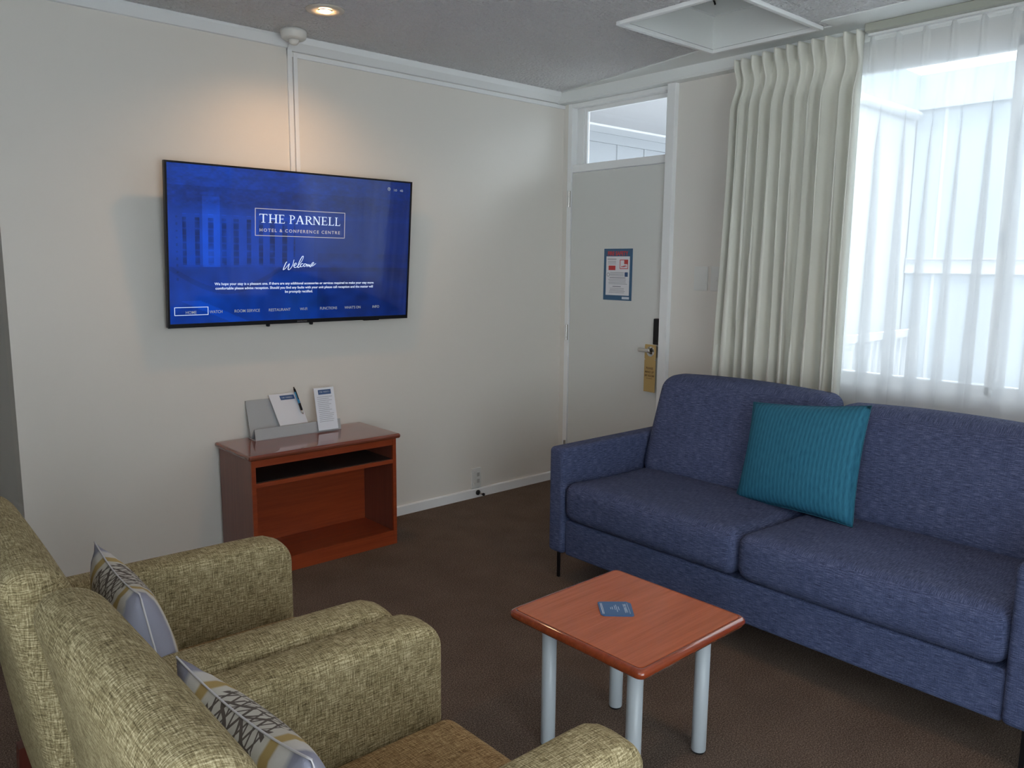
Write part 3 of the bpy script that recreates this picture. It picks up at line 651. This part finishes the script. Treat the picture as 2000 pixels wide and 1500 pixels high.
pls += [rect(.05, .132, .175, .137)]+[rect(.036+.012*random.random(), .122-.0085*k, .190-.02*random.random(), .1245-.0085*k) for k in range(4)]+[rect(.075, .08, .14, .085)]+[rect(.045+.01*random.random(), .070-.0085*k, .18-.02*random.random(), .0725-.0085*k) for k in range(4)]
pls += ring(.038, .153, .012, .012, .003, .003, 0, 2*PI, 14)
obj('text_lines', polys(pls), m_print, t, uv=False, matrix=F(-.0042))
obj('blue_symbol', polys([rect(.168, .142, .192, .168), ]), m_navy, t, uv=False, matrix=F(-.0042))
obj('footer_logo', polys([rect(.150, .008, .206, .022)]), m_pwhite, t, uv=False, matrix=F(-.0034))
# door hanger
t = thing('door_hanger', 'brown card door hanger on the lever handle of the door', 'door hanger', (-.030, -.724, .681)); t.rotation_euler = (0, 0, -PI/2-.06)
hgr = bmesh.new(); n = 20; cxh, czh, rh = .043, .238, .030
outer = [(0, 0), (.086, 0), (.086, .255), (.078, .272), (.06, .28), (.02, .28), (.004, .268), (0, .25)]
import itertools
def plate_with_hole(W_, H_, cx_, cz_, r_, seg=32, y0=0, y1=.0012):
    bm = bmesh.new(); R = {}
    for s, y in enumerate((y0, y1)):
        ins, outs = [], []
        for k in range(seg):
            a = 2*PI*k/seg; c_, s_ = math.cos(a), math.sin(a); ins.append(bm.verts.new((cx_+r_*c_, y, cz_+r_*s_)))
            tx = ((W_-cx_) if c_ > 0 else cx_)/max(abs(c_), 1e-6); tz = ((H_-cz_) if s_ > 0 else .05)/max(abs(s_), 1e-6); q = min(tx, tz)
            outs.append(bm.verts.new((cx_+q*c_, y, cz_+q*s_)))
        R[s] = (ins, outs)
        for k in range(seg): bm.faces.new((ins[k], ins[(k+1) % seg], outs[(k+1) % seg], outs[k]))
    for w_ in (0, 1):
        for k in range(seg): bm.faces.new((R[0][w_][k], R[0][w_][(k+1) % seg], R[1][w_][(k+1) % seg], R[1][w_][k]))
    box(bm, 0, W_, y0, y1, 0, cz_-.05); return bm
obj('card', plate_with_hole(.086, .278, cxh, czh, rh), m_kraft, t)
obj('hanger_text', joinbm(text_bm('PLEASE', .017, .043, .134, .052, 'CENTER', .0004), text_bm('MAKE UP', .017, .043, .112, .066, 'CENTER', .0004), text_bm('MY ROOM', .017, .043, .090, .070, 'CENTER', .0004), polys([rect(.02, .078, .066, .0805)])), m_kprint, t, uv=False, matrix=Matrix.Translation((0, -.0008, 0)) @ Matrix.Rotation(PI/2, 4, 'X'))
# light switches
for k, (y, toggles) in enumerate(((-1.0745, 0), (-1.181, 1))):
    t = thing('switch_plate', 'plain blank wall plate beside the door frame' if k == 0 else 'white light switch half hidden behind the drape edge', 'wall plate' if k == 0 else 'light switch', (0, y, 1.345))
    obj('plate', rbox((.008, .088 if k == 0 else .084, .132), .003, 3, 2, center=(-.004, 0, 0)), m_plastic, t, True)
    if toggles:
        obj('rocker', rbox((.006, .018, .026), .002, 2, 2, center=(-.0105, .0, 0)), m_plastic, t, True)
    else: obj('inset_panel', rbox((.002, .07, .112), .0008, 2, 2, center=(-.0085, 0, 0)), m_plastic, t, True)
# outlet
t = thing('power_outlet', 'white vertical power outlet on the wall just above the baseboard', 'power outlet', (-.714, 0, .122))
obj('plate', rbox((.076, .010, .126), .004, 3, 2, center=(0, -.005, 0)), m_plastic, t, True)
for z in (.036, -.036): obj('switch_rocker', rbox((.012, .006, .018), .002, 2, 2, center=(-.014, -.0115, z)), m_plastic, t, True)
for z in (.02, -.02):
    bm = bmesh.new()
    for a, dx, dz in ((.5, -.007, .006), (-.5, .007, .006), (0, 0, -.006)): box(bm, .014+dx-.001, .014+dx+.001, -.0108, -.009, z+dz-.0035, z+dz+.0035)
    box(bm, .004, .024, -.0102, -.009, z-.012, z+.012)
    obj('socket', bm, mat('socket_grey', (.45, .44, .42), .5), t)
t = thing('door_stop', 'small metal door stop on the baseboard under the outlet', 'door stop', (-.705, -.012, .030))
obj('flange', cyl(bmesh.new(), (0, 0, 0), (0, -.006, 0), .016), m_blackm, t, True)
obj('stem', cyl(bmesh.new(), (0, -.006, 0), (0, -.05, 0), .005, seg=16), m_chrome, t, True)
obj('rubber_tip', cyl(bmesh.new(), (0, -.05, 0), (0, -.06, 0), .0085, seg=16), m_black, t, True)

# ------------------------------------------------------------------ sofa
so = thing('sofa', 'two-seat blue fabric sofa on thin black legs in front of the window', 'sofa', (-.80, -2.16, 0))
ox, oy = -.80, -2.16
def Bl(name, x0, x1, y0, y1, z0, z1, r, puff=(0, 0, 0), f=None, n=10, m=m_blue):
    return obj(name, rbox((x1-x0, y1-y0, z1-z0), r, n, 4, puff, f, center=((x0+x1)/2-ox, (y0+y1)/2-oy, (z0+z1)/2)), m, so, True)
SY0, SY1 = -3.122, -1.185
Bl('arm', -1.255, -.36, SY1-.092, SY1, .128, .612, .022)
Bl('arm', -1.255, -.36, SY0, SY0+.092, .128, .612, .022)
Bl('base', -1.238, -.40, SY0+.092, SY1-.092, .125, .286, .012)
MID = -2.15
def seat(y0, y1):
    def f(x, y, z):
        fr = sm(.0, -.30, x)
        return (x-.012*(1-(2*y/(y1-y0))**2)*fr*0, y, z+.012*fr*(1 if z > 0 else 0))
    Bl('seat_cushion', -1.262, -.66, y0+.002, y1-.002, .288, .452, .05, (.010, .002, .016), f, 14)
seat(SY0+.092, MID); seat(MID, SY1-.092)
def backc(y0, y1, H=.46):
    wd = y1-y0
    def f(x, y, z): return (x+(z+.215)*.33, y, z+.0*x)
    return obj('back_cushion', rbox((.185, wd-.006, H), .060, 14, 5, (.020, .004, .018), f, center=(-.655-ox, (y0+y1)/2-oy, .425+H/2)), m_blue, so, True)
backc(SY0+.094, MID, .435); backc(MID, SY1-.094)
obj('back_frame', rbox((.10, SY1-SY0-.19, .62), .03, 8, 4, (0, 0, 0), lambda x, y, z: (x+(z+.3)*.12, y, z), center=(-.43-ox, 0, .46)), m_blue, so, True)
for lx, ly in ((-1.215, SY1-.035), (-1.215, SY0+.035), (-.42, SY1-.035), (-.42, SY0+.035)):
    obj('leg', joinbm(BX(lx-.005-ox, lx+.005-ox, ly-.007-oy, ly+.007-oy, 0, .132, bev=.001), BX(lx-.005-ox, lx+.05-ox, ly-.022-oy, ly+.022-oy, .124, .130)), m_blackm, so)

# pillows: a sheet between four corners, crowned on both sides
def pillow_bm(TL, TR, BR, BL, T, n=26, pinch=.05, seed=0, sag=0):
    TL, TR, BR, BL = map(Vector, (TL, TR, BR, BL)); nr = ((TR-TL).cross(BL-TL)).normalized()
    bm = bmesh.new(); uvl = bm.loops.layers.uv.new('UVMap'); cen = (TL+TR+BR+BL)/4
    def pt(u, v, s):
        U, V = 2*u-1, 2*v-1
        # edges pull inwards between the corners
        uu = .5+.5*U*(1-pinch*(1-V*V)); vv = .5+.5*V*(1-pinch*(1-U*U))
        p = TL*(1-uu)*(1-vv)+TR*uu*(1-vv)+BR*uu*vv+BL*(1-uu)*vv
        th = T*((1-U**2)*(1-V**2))**.42*.5
        th += .004*math.sin(U*7+seed)*math.sin(V*6+seed*2)*(1-abs(U))*(1-abs(V))
        edge = max(abs(U), abs(V)); th -= .006*math.exp(-((edge-.9)/.05)**2)*abs(math.sin(14*(U+V)+seed))
        th = max(th, 0)
        p = p+Vector((0, 0, -sag*(1-V)*.5*(1-U*U)))
        return p+nr*th*s
    ins = {}
    def gv(i, j, s):
        key = (i, j, 0) if i in (0, n) or j in (0, n) else (i, j, s)
        if key not in ins: ins[key] = bm.verts.new(pt(i/n, j/n, s if len(key) and key[2] else 0))
        return ins[key]
    for s in (1, -1):
        for i in range(n):
            for j in range(n):
                q = [(i, j), (i+1, j), (i+1, j+1), (i, j+1)]
                f = bm.faces.new([gv(a, b_, s) for a, b_ in q])
                for l, (a, b_) in zip(f.loops, q): l[uvl].uv = (a/n, b_/n)
    rim = [pt(i/n, 0, 0) for i in range(n)]+[pt(1, j/n, 0) for j in range(n)]+[pt(1-i/n, 1, 0) for i in range(n)]+[pt(0, 1-j/n, 0) for j in range(n+1)]
    return bm, rim
def pillow(name, label, origin, corners, T, m, mp, pinch=.05, seed=0, sag=0):
    t = thing(name, label, 'cushion', origin, 0, 'striped cushions on the armchairs' if name == 'scatter_cushion' else None); O_ = Vector(origin)
    bm, rim = pillow_bm(*[Vector(c)-O_ for c in corners], T, 26, pinch, seed, sag)
    obj('cover', bm, m, t, True); obj('seam', tube(rim, .0018, 6, caps=False), mp, t, True); return t
m_tealseam = mat('teal_seam', (.012, .11, .17), .8); m_paleseam = mat('pale_seam', (.62, .60, .62), .8)
pillow('throw_pillow', 'square teal throw pillow leaning on the sofa between the two seats', (-.84, -2.13, .455),
       [(-.715, -1.868, .845), (-.725, -2.370, .900), (-.875, -2.400, .466), (-.815, -1.868, .445)], .15, m_teal, m_tealseam, .045, 1)

# ------------------------------------------------------------------ armchairs
def armchair(oxyz, label, rotz=0):
    t = thing('armchair', label, 'armchair', oxyz, rotz, 'tweed armchairs side by side')
    # local frame: x forward (front at +.345), y left (+), origin at floor centre
    Wc = .672; h = Wc/2; aw = .112
    def R(name, x0, x1, y0, y1, z0, z1, r, puff=(0, 0, 0), f=None, m=m_green, n=10):
        if f: g0 = f; f = lambda x, y, z: (lambda q: (q[0]-(x0+x1)/2, q[1], q[2]))(g0(x+(x0+x1)/2, y, z))
        return obj(name, rbox((x1-x0, y1-y0, z1-z0), r, n, 4, puff, f, center=((x0+x1)/2, (y0+y1)/2, (z0+z1)/2)), m, t, True)
    def armf(x, y, z):
        e = max(0, x-(.345-.07)-.0225+.0225); dz = .07-math.sqrt(max(0, .07**2-min(e, .07)**2)); return (x, y, z-dz*sm(-.1, .225, z)*.75-.006*(abs(y)/.056)**2*sm(.1, .22, z))
    R('arm', -.30, .345, h-aw, h, .20, .65, .022, (0.0, 0.0, .004), armf, n=20); R('arm', -.30, .345, -h, -h+aw, .20, .65, .022, (0, 0, .004), armf, n=20)
    R('seat_base', -.28, .325, -h+aw-.004, h-aw+.004, .20, .31, .015)
    R('seat_cushion', -.24, .355, -h+aw+.002, h-aw-.002, .305, .437, .035, (.008, 0, .012), None, m_seat)
    def backf(x, y, z):                       # leans back towards the top, thicker low down
        g = (z+.31)
        return (x-(.075*g/.62)*1.0-.02*max(0, z/.31)**2, y, z)
    obj('backrest', rbox((.112, Wc-.020, .634), .052, 16, 6, (.012, .004, .012), backf, center=(-.268, 0, .26+.317)), m_green, t, True)
    for lx in (-.315, .29):
        for ly in (-.29, .29):
            bm = prism([(-.020, -.020), (.020, -.020), (.020, .020), (-.020, .020)], 2, 0, .27 if lx < 0 else .205)
            for v in bm.verts:
                if v.co.z < .01: v.co.x *= .65; v.co.y *= .65
                v.co.x += lx+(-.02 if lx < 0 and v.co.z < .01 else 0); v.co.y += ly
            obj('leg', bm, m_legwood, t)
    return t
CH = [(-3.082, -1.892, 0), (-3.062, -2.584, 0)]
armchair(CH[0], 'olive tweed armchair nearest the television wall, one of two side by side', -.03)
armchair(CH[1], 'olive tweed armchair nearest the camera, in the bottom left corner')
pillow('scatter_cushion', 'striped cream and ochre cushion on the armchair nearest the television wall', (-3.10, -1.93, .44),
       [(-3.258, -1.790, .795), (-3.272, -2.150, .795), (-3.205, -2.150, .450), (-3.190, -1.760, .450)], .125, m_pattern, m_paleseam, .06, 2, .01)
pillow('scatter_cushion', 'striped cream and ochre cushion on the armchair nearest the camera', (-3.10, -2.62, .44),
       [(-3.305, -2.440, .795), (-3.270, -2.820, .795), (-3.185, -2.810, .450), (-3.195, -2.430, .450)], .13, m_pattern, m_paleseam, .06, 4, .01)

# ------------------------------------------------------------------ coffee table
ct = thing('coffee_table', 'square cherry coffee table with grey tubular legs between sofa and armchairs', 'coffee table', (-1.998, -2.273, 0), .0123)
TW, TD, TH = .485, .494, .423
def rpoly(w_, d_, r, n=6):
    out = []
    for sx, sy, a0 in ((1, 1, 0), (-1, 1, PI/2), (-1, -1, PI), (1, -1, 3*PI/2)):
        for k in range(n+1): a = a0+PI/2*k/n; out.append((sx*(w_/2-r)+r*math.cos(a), sy*(d_/2-r)+r*math.sin(a)))
    return out
bm = bmesh.new(); rows = []
th = .026
prof = [(0.006, 0), (.002, .003), (0, .009), (0, .015), (.0025, .021), (.008, .0252), (.013, .026), (.0145, .0252), (.018, .024)]
for inset, z in prof: rows.append([bm.verts.new((x, y, TH-th+z)) for x, y in rpoly(TW-2*inset, TD-2*inset, max(.004, .022-inset*.5))])
for a, b_ in zip(rows, rows[1:]):
    for k in range(len(a)): bm.faces.new((a[k], a[(k+1) % len(a)], b_[(k+1) % len(a)], b_[k]))
bm.faces.new(rows[0])
obj('edging', bm, mat('cherry_edging', rough=.12, coat=.8, build=wood((.20, .032, .010), (.33, .060, .018), 0)), ct, True)
topb = prism([(x, y) for x, y in rpoly(TW-.034, TD-.034, .016)], 2, TH-.004, TH)
obj('tabletop', topb, m_wood_top, ct)
for p in ct.children[0].data.polygons:
    if len(p.vertices) > 4: p.use_smooth = False
for sx in (-1, 1):
    for sy in (-1, 1):
        lx, ly = sx*(TW/2-.088), sy*(TD/2-.088)
        lg = obj('leg', lathe([(.0205, .006), (.0215, .008), (.0215, TH-th)], (lx, ly, 0), 28), m_steel_grey, ct, True)
        obj('foot_cap', lathe([(.018, 0), (.0195, .002), (.0195, .007)], (lx, ly, 0), 24), m_black, lg, True)
# coasters
def coaster(z, dx, dy, rot, label):
    t = thing('coaster', label, 'coaster', (-2.008+dx, -2.236+dy, TH+z), rot, 'navy coasters stacked on the coffee table')
    bm = bmesh.new(); prism(rpoly(.094, .092, .010), 2, 0, .0014, bm); obj('card', bm, m_navy2, t); return t
ang = math.atan2(-.135+.0, .0)  # placeholder orientation, set below
c1 = coaster(0, .003, -.004, .82, 'lower navy printed coaster peeking out under the top one on the coffee table')
c1b = coaster(.0015, .0, .0, .86, 'navy printed coaster lying on top of the pair on the coffee table')
pr = polys([rect(-.008, .020, -.0065, .0)]); 
bm = bmesh.new()
prn = joinbm(parnell(-.030, .026, .060, .0085, .0003), polys([rect(-.024, .004, .024, .0055), rect(-.012, .010, .012, .0115), rect(-.018, -.001, .010, .0005), rect(-.010, -.008, .008, -.0065), rect(-.007, -.013, .006, -.0115), rect(-.036, -.040, .036, -.038), rect(-.036, -.036, .036, -.0345), rect(-.036, .039, .036, .040)], None, .0003))
obj('printed_text', prn, m_pwhite, c1b, uv=False, matrix=Matrix.Translation((0, 0, .0015)) @ Matrix.Rotation(PI, 4, 'Z'))
